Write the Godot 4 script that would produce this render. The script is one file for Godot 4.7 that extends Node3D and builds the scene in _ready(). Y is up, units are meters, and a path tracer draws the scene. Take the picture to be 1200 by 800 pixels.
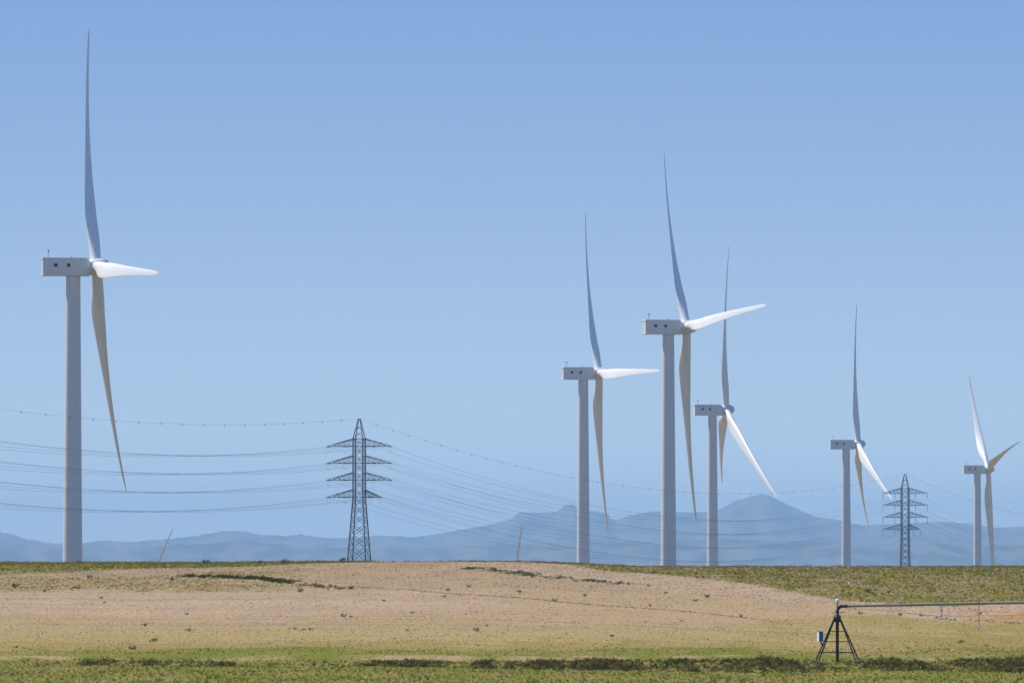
extends Node3D
# Wind farm on a plateau, seen through a long lens. Camera level is y = 0, distances run along -z.

const KD := [-3000.0, -60.0, 0.0, 60.0, 150.0, 300.0, 420.0, 470.0, 550.0, 600.0, 650.0, 700.0, 750.0, 800.0, 850.0, 900.0, 950.0, 1000.0, 1060.0, 1200.0, 1640.0, 2040.0, 2391.0, 2731.0, 3155.0, 3503.0, 3900.0, 5000.0, 7000.0, 44000.0]
const KH := [-6.0, -2.0, -1.7, -2.8, -5.6, -7.8, -8.35, -8.4, -8.35, -8.0, -7.0, -5.6, -4.2, -2.9, -1.75, -0.9, -0.42, -0.35, -1.3, -6.0, -14.7, -15.6, -19.9, -25.3, -32.0, -39.0, -116.0, -125.0, -128.0, -132.0]

var rng := RandomNumberGenerator.new()
var coarse := FastNoiseLite.new()
var middle := FastNoiseLite.new()
var fine := FastNoiseLite.new()
var M := {}
var names := {}
var unit_box := BoxMesh.new()
var group_now := 0


func _ready():
	rng.seed = 41
	# ---- camera
	var cam := Camera3D.new()
	cam.name = "camera"
	cam.fov = 5.725
	cam.near = 1.0
	cam.far = 90000.0
	cam.rotation_degrees = Vector3(1.826, 0, 0)
	add_child(cam)
	cam.current = true
	# ---- sky and air
	var sky := ProceduralSkyMaterial.new()
	sky.sky_top_color = lin(0.075, 0.20, 0.485)
	sky.sky_horizon_color = lin(0.54, 0.66, 0.72)
	sky.sky_curve = 0.032
	sky.ground_bottom_color = lin(0.25, 0.2, 0.13)
	sky.ground_horizon_color = lin(0.54, 0.66, 0.72)
	sky.ground_curve = 0.02
	sky.sun_angle_max = 1.0
	var env := Environment.new()
	env.background_mode = Environment.BG_SKY
	env.sky = Sky.new()
	env.sky.sky_material = sky
	env.tonemap_mode = Environment.TONE_MAPPER_LINEAR
	env.tonemap_exposure = 1.35
	env.fog_enabled = true
	env.fog_density = 0.000038
	env.fog_light_color = lin(0.45, 0.71, 1.0)
	env.sdfgi_enabled = true
	env.ssao_enabled = true
	env.ssil_enabled = true
	var we := WorldEnvironment.new()
	we.name = "world_environment"
	we.environment = env
	add_child(we)
	# ---- sun: high, behind the turbines and to the left
	var sun := DirectionalLight3D.new()
	sun.name = "sun"
	sun.light_energy = 1.6
	sun.light_angular_distance = 0.5
	sun.light_color = Color(1.0, 0.965, 0.9)
	sun.shadow_enabled = true
	var el := deg_to_rad(54.0)
	var az := deg_to_rad(57.0)
	var from := Vector3(-sin(az) * cos(el), sin(el), -cos(az) * cos(el))
	add_child(sun)
	sun.look_at_from_position(Vector3.ZERO, -from, Vector3.UP)
	# ---- noises and materials
	coarse.seed = 3; coarse.frequency = 0.03; coarse.fractal_octaves = 3
	middle.seed = 8; middle.frequency = 0.16; middle.fractal_octaves = 3
	fine.seed = 12; fine.frequency = 0.8; fine.fractal_octaves = 2
	make_materials()
	# ---- the setting
	make_ground()
	make_mountains()
	print("setting done")
	# ---- the things
	make_turbines()
	make_power_line()
	make_pivot()
	print("things done")
	# ---- plants and stones
	make_cover()
	make_weeds()
	print("cover done")


# ------------------------------------------------------------------ helpers
func lin(r: float, g: float, b: float) -> Color:
	return Color(r, g, b).linear_to_srgb()

func numbered(called: String) -> String:
	var n: int = names.get(called, 0)
	names[called] = n + 1
	return called if n == 0 else "%s_%03d" % [called, n]

func tag(o: Node, label := "", category := "", group := "", kind := "") -> void:
	if label: o.set_meta("label", label)
	if category: o.set_meta("category", category)
	if group: o.set_meta("group", group)
	if kind: o.set_meta("kind", kind)

func thing(called: String, label: String, category: String, group := "") -> Node3D:
	var o := Node3D.new()
	o.name = numbered(called)
	add_child(o)
	tag(o, label, category, group)
	return o

func part(called: String, mesh: Mesh, mat: Material, parent: Node, at := Transform3D()) -> MeshInstance3D:
	var o := MeshInstance3D.new()
	o.name = called if parent != self else numbered(called)
	o.mesh = mesh
	o.material_override = mat
	o.transform = at
	parent.add_child(o, true)
	return o

func sstep(a: float, b: float, x: float) -> float:
	var t := clampf((x - a) / (b - a), 0.0, 1.0)
	return t * t * (3.0 - 2.0 * t)

func start(smooth := 0) -> SurfaceTool:
	var st := SurfaceTool.new()
	st.begin(Mesh.PRIMITIVE_TRIANGLES)
	st.set_smooth_group(smooth)
	group_now = smooth
	return st

func finish(st: SurfaceTool) -> ArrayMesh:
	st.index()
	st.generate_normals()
	return st.commit()

func quad(st: SurfaceTool, a: Vector3, b: Vector3, c: Vector3, d: Vector3) -> void:
	for p in [a, c, b, a, d, c]:
		st.add_vertex(p)

func loft(st: SurfaceTool, rings: Array, cap_first := true, cap_last := true) -> void:
	for i in rings.size() - 1:
		var a: PackedVector3Array = rings[i]
		var b: PackedVector3Array = rings[i + 1]
		var n := a.size()
		for k in n:
			quad(st, a[k], a[(k + 1) % n], b[(k + 1) % n], b[k])
	if cap_first:
		if group_now == 0: st.set_smooth_group(1)
		cap(st, rings[0], true)
	if cap_last:
		if group_now == 0: st.set_smooth_group(2)
		cap(st, rings[-1], false)
	st.set_smooth_group(group_now)

func cap(st: SurfaceTool, r: PackedVector3Array, flip: bool) -> void:
	var c := Vector3.ZERO
	for p in r: c += p
	c /= r.size()
	for k in r.size():
		var p := r[k]
		var q := r[(k + 1) % r.size()]
		st.add_vertex(c)
		st.add_vertex(p if flip else q)
		st.add_vertex(q if flip else p)

func ring_y(y: float, rad: float, n := 32) -> PackedVector3Array:
	var r := PackedVector3Array()
	for k in n:
		var a := TAU * k / n
		r.append(Vector3(cos(a) * rad, y, -sin(a) * rad))
	return r

func bar(st: SurfaceTool, a: Vector3, b: Vector3, w: float, w2 := -1.0) -> void:
	var y := (b - a).normalized()
	var x := y.cross(Vector3(0, 0, 1) if absf(y.z) < 0.9 else Vector3(1, 0, 0)).normalized()
	var z := x.cross(y)
	var h := w * 0.5
	var g := h if w2 < 0.0 else w2 * 0.5
	var ra := PackedVector3Array([a + x * h + z * h, a + x * h - z * h, a - x * h - z * h, a - x * h + z * h])
	var rb := PackedVector3Array([b + x * g + z * g, b + x * g - z * g, b - x * g - z * g, b - x * g + z * g])
	loft(st, [ra, rb])

func bar_at(a: Vector3, b: Vector3, w: float) -> Transform3D:
	# places the shared unit box as a straight member from a to b
	var y := b - a
	var up := y.normalized()
	var x := up.cross(Vector3(0, 0, 1) if absf(up.z) < 0.9 else Vector3(1, 0, 0)).normalized()
	var z := x.cross(up)
	return Transform3D(Basis(x * w, y, z * w), (a + b) * 0.5)

func tube(st: SurfaceTool, pts: PackedVector3Array, rad: float, n := 5) -> void:
	var rings := []
	for i in pts.size():
		var t := (pts[mini(i + 1, pts.size() - 1)] - pts[maxi(i - 1, 0)]).normalized()
		var x := t.cross(Vector3.UP if absf(t.y) < 0.95 else Vector3(1, 0, 0)).normalized()
		var y := x.cross(t)
		var r := PackedVector3Array()
		for k in n:
			var a := TAU * k / n
			r.append(pts[i] + (x * cos(a) + y * sin(a)) * rad)
		rings.append(r)
	loft(st, rings)

func curve_at(xs: Array, ys: Array, x: float) -> float:
	if x <= xs[0]: return ys[0]
	for i in xs.size() - 1:
		if x <= xs[i + 1]:
			return lerpf(ys[i], ys[i + 1], (x - xs[i]) / (xs[i + 1] - xs[i]))
	return ys[-1]


# ------------------------------------------------------------------ materials
func plain(name_: String, c: Color, rough: float, metal := 0.0) -> StandardMaterial3D:
	var m := StandardMaterial3D.new()
	m.resource_name = name_
	m.albedo_color = c
	m.roughness = rough
	m.metallic = metal
	return m

func noise_tex(seed_: int, freq: float, dark: Color, light: Color, size := 512) -> NoiseTexture2D:
	var n := FastNoiseLite.new()
	n.seed = seed_
	n.frequency = freq
	n.fractal_octaves = 5
	var t := NoiseTexture2D.new()
	t.width = size
	t.height = size
	t.seamless = true
	t.noise = n
	var g := Gradient.new()
	g.set_color(0, dark)
	g.set_color(1, light)
	t.color_ramp = g
	return t

func make_materials() -> void:
	var paint := plain("turbine_paint", Color(1, 1, 1), 0.42)
	paint.albedo_texture = noise_tex(5, 0.012, lin(0.545, 0.55, 0.555), lin(0.61, 0.61, 0.61))
	paint.uv1_triplanar = true
	paint.uv1_scale = Vector3(0.11, 0.04, 0.11)
	M.paint = paint
	var blade := plain("blade_gelcoat", Color(1, 1, 1), 0.34)
	blade.albedo_texture = noise_tex(6, 0.012, lin(0.62, 0.62, 0.62), lin(0.70, 0.70, 0.70))
	blade.uv1_triplanar = true
	blade.uv1_scale = Vector3(0.2, 0.03, 0.2)
	M.blade = blade
	M.seal = plain("dark_rubber", lin(0.05, 0.05, 0.055), 0.7)
	M.hatch = plain("hatch_opening", lin(0.02, 0.022, 0.03), 0.5)
	M.steel = plain("galvanised_steel", lin(0.075, 0.085, 0.105), 0.55, 0.3)
	M.wire = plain("aluminium_wire", lin(0.12, 0.13, 0.15), 0.5, 0.4)
	M.insulator = plain("insulator_glass", lin(0.10, 0.12, 0.13), 0.25)
	M.marker = plain("marker_plastic", lin(0.06, 0.06, 0.06), 0.7)
	M.old_steel = plain("weathered_steel", lin(0.055, 0.042, 0.036), 0.7, 0.3)
	M.galv = plain("bright_galvanised", lin(0.34, 0.29, 0.24), 0.7, 0.0)
	M.blue = plain("blue_enamel", lin(0.02, 0.15, 0.42), 0.4)
	M.white = plain("white_enamel", lin(0.75, 0.76, 0.76), 0.45)
	M.hose = plain("black_hose", lin(0.03, 0.03, 0.03), 0.6)
	M.concrete = plain("concrete", lin(0.32, 0.30, 0.27), 0.9)
	var earth := plain("earth", Color(1, 1, 1), 1.0)
	earth.vertex_color_use_as_albedo = true
	earth.metallic_specular = 0.2
	earth.albedo_texture = noise_tex(21, 0.02, lin(0.62, 0.62, 0.62), lin(1, 1, 1), 1024)
	earth.uv1_triplanar = true
	earth.uv1_world_triplanar = true
	earth.uv1_scale = Vector3(0.07, 0.07, 0.02)
	M.earth = earth
	var rock := plain("mountain_cover", Color(1, 1, 1), 1.0)
	rock.vertex_color_use_as_albedo = true
	rock.metallic_specular = 0.1
	M.rock = rock
	var leaf := plain("plant_leaf", Color(1, 1, 1), 0.75)
	leaf.vertex_color_use_as_albedo = true
	leaf.metallic_specular = 0.12
	leaf.backlight_enabled = true
	leaf.backlight = Color(0.6, 0.6, 0.6)
	leaf.cull_mode = BaseMaterial3D.CULL_DISABLED
	M.leaf = leaf
	var clod := plain("soil_clod", Color(1, 1, 1), 1.0)
	clod.vertex_color_use_as_albedo = true
	clod.metallic_specular = 0.1
	M.clod = clod
	var weed := plain("weed_leaf", lin(0.040, 0.040, 0.014), 0.85)
	M.weed = weed
	var dry := plain("dry_weed", lin(0.055, 0.036, 0.02), 0.85)
	M.dry = dry
	M.stone = plain("pale_stone", lin(0.40, 0.35, 0.28), 0.9)


# ------------------------------------------------------------------ terrain
func slope_at(k: int) -> float:
	if k <= 0 or k >= KD.size() - 1: return 0.0
	var a: float = (KH[k] - KH[k - 1]) / (KD[k] - KD[k - 1])
	var b: float = (KH[k + 1] - KH[k]) / (KD[k + 1] - KD[k])
	return 0.0 if a * b <= 0.0 else 2.0 * a * b / (a + b)

func profile(d: float) -> float:
	var i := 0
	while i < KD.size() - 2 and d > KD[i + 1]: i += 1
	var h: float = KD[i + 1] - KD[i]
	var t: float = (d - KD[i]) / h
	return (2 * t * t * t - 3 * t * t + 1) * KH[i] + (t * t * t - 2 * t * t + t) * h * slope_at(i) + (-2 * t * t * t + 3 * t * t) * KH[i + 1] + (t * t * t - t * t) * h * slope_at(i + 1)

var prof_cache := PackedFloat32Array()

func ground(x: float, d: float) -> float:
	var p := 0.0
	if d > 400.0 and d < 1200.0:
		if prof_cache.is_empty():
			for i in 1602: prof_cache.append(profile(400.0 + i * 0.5))
		var f := (d - 400.0) * 2.0
		var i := int(f)
		p = lerpf(prof_cache[i], prof_cache[i + 1], f - i)
	else:
		p = profile(d)
	var w := sstep(700, 920, d) * (1.0 - sstep(1100, 1500, d))
	var bumps := coarse.get_noise_2d(x * 1.5, d * 0.5) * 0.16 * sstep(430, 520, d) * (1.0 - sstep(1500, 2500, d))
	return p - w * (0.75 * sstep(0, 22, x) + 0.2 * sstep(18, 45, -x)) + bumps * (1.0 - 0.6 * sstep(800, 950, d))

# the edges of the fields on the plateau, across x
func green_edge(x: float) -> float:
	return curve_at([-6.0, 0.0, 4.7, 11.1, 15.4, 20.6, 25.0, 29.7, 33.4, 37.0, 41.8, 45.5, 51.3, 55.3, 75.0], [975.0, 962.0, 936.0, 893.0, 879.0, 862.0, 833.0, 793.0, 763.0, 741.0, 726.0, 727.0, 733.0, 738.0, 760.0], x)

func bare_edge(x: float) -> float:
	return curve_at([-9.0, 0.0, 6.2, 12.1, 17.5, 22.5, 28.0, 32.8, 35.8, 39.9, 42.8, 50.5, 75.0], [892.0, 852.0, 825.0, 808.0, 777.0, 757.0, 743.0, 729.0, 715.0, 693.0, 684.0, 673.0, 650.0], x)

const GREEN := Color(0.150, 0.158, 0.018)
const OLIVE := Color(0.252, 0.194, 0.056)
const STRAW := Color(0.335, 0.248, 0.112)
const TAN := Color(0.355, 0.252, 0.140)
const PINK := Color(0.388, 0.280, 0.178)
const BROWN := Color(0.270, 0.192, 0.118)

# [colour of what grows or lies there, its height in metres, 0 grass / 1 soil and stubble / 2 scrub]
func zone(x: float, d: float) -> Array:
	var n := coarse.get_noise_2d(x, d * 0.22)
	var m := middle.get_noise_2d(x, d * 0.12)
	var f := fine.get_noise_2d(x * 0.9, d * 0.13)      # patches of a metre or so, longer in depth
	var e := d + n * 14.0 + m * 5.0 + f * 3.0
	if x > -9.0 and e > green_edge(x):
		var g := 0.72 + m * 0.7 + n * 0.5 + f * 1.7 - 0.5 * sstep(900, 960, d) * sstep(10, 22, x) * (1.0 - sstep(45, 62, x))
		return [BROWN.lerp(Color(0.195, 0.176, 0.022), clampf(g, 0.0, 1.0)), 0.26 if g > 0.3 else 0.11, 2 if g > 0.3 else 1]
	if x > -9.0 and e > bare_edge(x):
		var c := PINK.lerp(BROWN, clampf(0.2 + m * 0.5 + f * 0.9, 0.0, 0.8))
		if x > 45.0 and m > -0.35: c = c.lerp(Color(0.34, 0.20, 0.09), sstep(45.5, 47.5, x) * sstep(680, 686, d) * (1.0 - sstep(702, 712, d)))
		return [c, 0.10, 1]
	if x < -20.0 and e > 868.0 + (x + 56.0) * 2.0:
		return [Color(0.215, 0.200, 0.026).lerp(BROWN, clampf(0.15 + m + f * 1.2, 0.0, 0.8)), 0.28, 2]
	if x < -22.0 and e > 836.0 + maxf(0.0, x + 46.0) * 4.0:
		return [BROWN.lerp(TAN, clampf(0.25 + m + f, 0.0, 1.0)), 0.09, 1]
	if e > 775.0:
		var left := 1.0 - sstep(-34, -20, x)
		var c := TAN.lerp(BROWN, clampf(0.45 + m * 0.5 + f * 0.6, 0.0, 1.0))
		if f + m * 0.5 > 0.0: c = c.lerp(OLIVE, 0.7 * left)
		return [c, lerpf(0.085, 0.14, left), 1]
	# the bands of the irrigated field and of the ploughed slope
	var right := sstep(16, 36, x)
	var row := fine.get_noise_2d(x * 0.012 + 300.0, (d + maxf(0.0, x + 5.0) * 0.9) * 0.33)   # rows left by the plough and the mower
	var y := e - right * 42.0 * (1.0 - sstep(610, 640, d)) * 0.0
	var c2: Color
	var h := 0.09
	var kind := 0
	if y < 508.0:
		c2 = GREEN.lerp(OLIVE, clampf(0.45 + m * 0.8 + f * 1.1 + n * 0.5, 0.0, 1.0)); h = 0.16
	elif y < 560.0:
		c2 = GREEN.lerp(OLIVE, clampf(0.32 + m * 0.8 + f * 1.1, 0.0, 1.0)); h = 0.16
	elif y < 580.0:
		c2 = GREEN.lerp(STRAW, clampf(0.55 - right * 0.5 + m * 1.6 + n * 1.5 + f, 0.0, 1.0)); h = 0.09
	elif y < 606.0:
		c2 = GREEN.lerp(OLIVE, clampf(0.5 + m * 0.7 + f * 0.8 + n * 0.8 + right * 0.2, 0.0, 1.0)); h = 0.13
	elif y < 660.0 + right * 40.0:
		var t := sstep(606, 650, y) * (1.0 - 0.55 * right)
		c2 = OLIVE.lerp(STRAW, clampf(t + m * 0.4 + f * 0.5 + n * 0.4 + row * 0.8, 0.0, 1.0)); h = 0.11
	else:
		kind = 1
		h = 0.075
		var t := sstep(660, 690, y)
		var p := sstep(688, 706, y) * (1.0 - sstep(755, 785, y)) * (1.0 - sstep(-14, 10, x))
		c2 = STRAW.lerp(TAN, t).lerp(PINK, p)
		c2 = c2.lerp(BROWN, clampf(m * 0.35 + f * 0.4 + 0.1 + row * 0.9 + 0.12 * sstep(720, 770, y), 0.0, 0.6))
	return [c2, h, kind]

func ground_axis(inner: float, step: float, outer: float, growth: float) -> PackedFloat32Array:
	var half := PackedFloat32Array()
	var v := 0.0
	while v < inner:
		half.append(v)
		v += step
	var s := step
	while v < outer:
		half.append(v)
		s *= growth
		v += s
	half.append(outer)
	return half

func make_ground() -> void:
	var hx := ground_axis(96.0, 1.5, 9000.0, 1.35)
	var xs := PackedFloat32Array()
	for i in range(hx.size() - 1, 0, -1): xs.append(-hx[i])
	for v in hx: xs.append(v)
	var ds := PackedFloat32Array([-800.0, -400.0, -150.0, -60.0, -20.0, 0.0, 20.0, 45.0, 75.0, 110.0, 150.0, 200.0, 250.0, 300.0, 350.0, 400.0])
	var d := 430.0
	while d < 1080.0:
		ds.append(d)
		d += 2.0
	while d < 42500.0:
		ds.append(d)
		d += maxf(12.0, (d - 900.0) * 0.07)
	ds.append(43500.0)
	var verts := PackedVector3Array()
	var cols := PackedColorArray()
	var idx := PackedInt32Array()
	for j in ds.size():
		for i in xs.size():
			verts.append(Vector3(xs[i], ground(xs[i], ds[j]), -ds[j]))
			var c := Color(0.2, 0.18, 0.08)
			if ds[j] > 420.0 and ds[j] < 1100.0 and absf(xs[i]) < 130.0:
				c = zone(xs[i], ds[j])[0]
			elif ds[j] > 1000.0:
				c = Color(0.17, 0.15, 0.07).lerp(Color(0.28, 0.21, 0.12), clampf(0.5 + coarse.get_noise_2d(xs[i] * 0.1, ds[j] * 0.1) * 1.6, 0.0, 1.0))
			cols.append(c)
	var w := xs.size()
	for j in ds.size() - 1:
		for i in w - 1:
			var a := j * w + i
			idx.append_array([a, a + w, a + 1, a + 1, a + w, a + w + 1])
	var arr := []
	arr.resize(Mesh.ARRAY_MAX)
	arr[Mesh.ARRAY_VERTEX] = verts
	arr[Mesh.ARRAY_COLOR] = cols
	arr[Mesh.ARRAY_INDEX] = idx
	var am := ArrayMesh.new()
	am.add_surface_from_arrays(Mesh.PRIMITIVE_TRIANGLES, arr)
	var st := SurfaceTool.new()
	st.create_from(am, 0)
	st.generate_normals()
	var o := part("ground", st.commit(), M.earth, self)
	tag(o, "olive and tan farmland rising to a low brown crest", "", "", "structure")


# ------------------------------------------------------------------ mountains
func make_range(called: String, label: String, dist: float, depth: float, crest_x: Array, crest_y: Array, seed_: int, rugged: float) -> void:
	# crest_x, crest_y: the skyline in metres along x and above camera level, at the range's middle distance
	var nz := FastNoiseLite.new()
	nz.seed = seed_
	nz.frequency = 0.0011
	nz.fractal_octaves = 5
	nz.fractal_type = FastNoiseLite.FRACTAL_RIDGED
	var roughness := FastNoiseLite.new()
	roughness.seed = seed_ + 1
	roughness.frequency = 0.006
	roughness.fractal_octaves = 4
	var nx := 1000
	var nj := 40
	var x0: float = crest_x[0]
	var x1: float = crest_x[-1]
	var verts := PackedVector3Array()
	var cols := PackedColorArray()
	var idx := PackedInt32Array()
	for j in nj + 1:
		var v := float(j) / nj * 2.0 - 1.0          # -1 front foot, 0 crest, 1 back foot
		for i in nx + 1:
			var x := lerpf(x0, x1, float(i) / nx)
			var z := dist + v * depth
			var top := curve_at(crest_x, crest_y, x) + roughness.get_noise_2d(x, 0.0) * 8.0 * rugged + roughness.get_noise_2d(x * 4.0, 90.0) * 5.0 * rugged
			var fall := pow(1.0 - absf(v), 1.25)
			var rel := lerpf(-132.0, top, fall)
			var spur := (nz.get_noise_2d(x, z * 0.8) * 0.5 - 0.35) * 130.0 * rugged * 4.0 * fall * (1.0 - fall)
			verts.append(Vector3(x, rel + minf(spur, 0.0) + roughness.get_noise_2d(x, z) * 6.0 * fall * (1.0 - fall) * 4.0, -z))
			var k := clampf(0.4 + roughness.get_noise_2d(x * 0.7, z * 0.35) * 2.0 + nz.get_noise_2d(x, z) * 0.4, 0.0, 1.0)
			cols.append(Color(0.03, 0.04, 0.026).lerp(Color(0.12, 0.105, 0.085), k))
	for j in nj:
		for i in nx:
			var a := j * (nx + 1) + i
			idx.append_array([a, a + nx + 1, a + 1, a + 1, a + nx + 1, a + nx + 2])
	var arr := []
	arr.resize(Mesh.ARRAY_MAX)
	arr[Mesh.ARRAY_VERTEX] = verts
	arr[Mesh.ARRAY_COLOR] = cols
	arr[Mesh.ARRAY_INDEX] = idx
	var am := ArrayMesh.new()
	am.add_surface_from_arrays(Mesh.PRIMITIVE_TRIANGLES, arr)
	var st := SurfaceTool.new()
	st.create_from(am, 0)
	st.generate_normals()
	var o := part(called, st.commit(), M.rock, self)
	tag(o, label, "", "", "structure")

func skyline(points: Array, dist: float) -> Array:
	# bearings and rises, both in thousandths of the distance, to metres
	var xs := []
	var ys := []
	for p in points:
		xs.append(p[0] * dist * 0.001)
		ys.append(p[1] * dist * 0.001)
	return [xs, ys]

func make_mountains() -> void:
	var far := [[-110, 3.0], [-76, 4.2], [-73.5, 3.8], [-71, 2.9], [-67, 2.3], [-64, 2.2], [-60, 2.7], [-55, 2.6], [-51, 3.0], [-48, 3.1], [-45, 3.7], [-42, 4.1], [-39.4, 4.1], [-37.5, 3.7], [-33, 3.4], [-31, 3.7], [-29.5, 3.4], [-25, 3.1], [-20, 3.4], [-15, 3.3], [-11.5, 3.6], [-7.5, 4.3], [-5, 4.8], [-2, 5.4], [0, 6.0], [1.0, 6.7], [1.8, 6.95], [2.6, 6.75], [4, 6.7], [5.6, 6.95], [6.6, 7.1], [7.3, 7.55], [7.6, 7.95], [9.0, 7.95], [9.4, 7.5], [10.6, 7.5], [11.2, 7.1], [12.5, 6.9], [14, 6.6], [14.6, 5.8], [15.2, 5.75], [16.5, 6.2], [18, 6.6], [20, 6.95], [23, 7.0], [28, 6.85], [30, 7.1], [31.5, 7.7], [32.7, 8.5], [34.5, 9.1], [36.6, 9.45], [37.8, 9.3], [39, 8.8], [41, 7.6], [43.5, 6.6], [46, 5.95], [49, 5.4], [51.5, 4.9], [55, 5.0], [58, 5.3], [62, 5.45], [66, 5.3], [68, 5.1], [70.5, 4.6], [75, 4.7], [90, 4.2], [110, 3.2]]
	var s := skyline(far, 40000.0)
	make_range("mountain_range", "hazy blue mountain range with a rounded main peak on the horizon", 40000.0, 3400.0, s[0], s[1], 5, 1.0)
	var near := [[-115, 2.2], [-75, 2.5], [-70, 2.0], [-62, 1.5], [-55, 1.8], [-48, 2.1], [-42, 2.5], [-36, 2.3], [-30, 1.8], [-20, 1.6], [-10, 1.8], [0, 2.2], [10, 2.6], [20, 2.4], [30, 2.9], [40, 2.8], [50, 2.2], [60, 2.3], [72, 2.0], [115, 1.6]]
	s = skyline(near, 31000.0)
	make_range("foothills", "lower hazy foothills in front of the mountain range", 31000.0, 2400.0, s[0], s[1], 17, 0.8)


# ------------------------------------------------------------------ wind turbines
func airfoil(chord: float, thick: float, twist: float, span: float, off: Vector3, roundness: float, n := 22) -> PackedVector3Array:
	# chord along z (trailing edge towards +z), thickness along x, quarter-chord on the span axis
	var r := PackedVector3Array()
	for k in n:
		var a := TAU * k / n
		var u := (1.0 - cos(a)) * 0.5                     # 0 leading edge .. 1 trailing edge
		var t := 5.0 * (0.2969 * sqrt(u) - 0.126 * u - 0.3516 * u * u + 0.2843 * u * u * u - 0.1015 * u * u * u * u) * thick
		var side := 1.0 if sin(a) >= 0.0 else -1.0
		var foil := Vector2(side * t * (1.15 if side > 0 else 0.85) * chord, (u - 0.3) * chord)
		var circle := Vector2(sin(a), -cos(a)) * chord * 0.5
		var p := foil.lerp(circle, roundness)
		var q := p.rotated(twist)
		r.append(Vector3(q.x, span, q.y) + off)
	return r

func blade_mesh() -> ArrayMesh:
	var st := start()
	var rings := []
	var length := 64.5
	for i in 34:
		var f := float(i) / 33.0
		f = pow(f, 1.25)
		var s := f * length
		var chord := curve_at([0.0, 0.03, 0.08, 0.14, 0.2, 0.26, 0.35, 0.5, 0.65, 0.8, 0.92, 0.97, 0.99, 1.0], [2.6, 2.6, 2.95, 3.85, 4.3, 4.2, 3.65, 2.75, 2.1, 1.6, 1.25, 1.05, 0.8, 0.3], f)
		var thick := curve_at([0.0, 0.08, 0.2, 0.35, 0.6, 1.0], [1.0, 0.7, 0.38, 0.27, 0.21, 0.17], f)
		var round_ := 1.0 - sstep(0.02, 0.17, f)
		var twist := deg_to_rad(curve_at([0.0, 0.15, 0.3, 0.5, 0.75, 1.0], [24.0, 22.0, 14.0, 7.0, 2.5, 0.0], f))
		var bend := 3.9 * pow(f, 2.1)
		rings.append(airfoil(chord, thick, twist, 1.5 + s, Vector3(bend, 0, 0), round_))
	loft(st, rings)
	return finish(st)

func chamfered_box(lo: Vector3, hi: Vector3, c: float, front_drop := 0.0) -> ArrayMesh:
	# long axis x; every long edge and both ends chamfered
	var st := start(-1)
	var rings := []
	for e in [[lo.x, c], [lo.x + c, 0.0], [hi.x - c * 4.0, 0.0], [hi.x, c * 2.2]]:
		var k: float = e[1]
		var top: float = hi.y - k - (front_drop if e[0] == hi.x else 0.0)
		var y0 := lo.y + k
		var z := hi.z - k
		rings.append(PackedVector3Array([Vector3(e[0], y0, -z + c), Vector3(e[0], y0 + c, -z), Vector3(e[0], top - c, -z), Vector3(e[0], top, -z + c), Vector3(e[0], top, z - c), Vector3(e[0], top - c, z), Vector3(e[0], y0 + c, z), Vector3(e[0], y0, z - c)]))
	loft(st, rings)
	return finish(st)

func plain_box(lo: Vector3, hi: Vector3) -> ArrayMesh:
	var st := start(-1)
	var c := (lo + hi) * 0.5
	var h := (hi - lo) * 0.5
	var rings := []
	var b := minf(0.02, minf(h.x, minf(h.y, h.z)) * 0.4)
	for e in [[-h.y, b], [-h.y + b, 0.0], [h.y - b, 0.0], [h.y, b]]:
		var k: float = e[1]
		rings.append(PackedVector3Array([c + Vector3(-h.x + k, e[0], h.z - k), c + Vector3(h.x - k, e[0], h.z - k), c + Vector3(h.x - k, e[0], -h.z + k), c + Vector3(-h.x + k, e[0], -h.z + k)]))
	loft(st, rings)
	return finish(st)

const HUB := 85.0

var turbine_parts := {}

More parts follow.
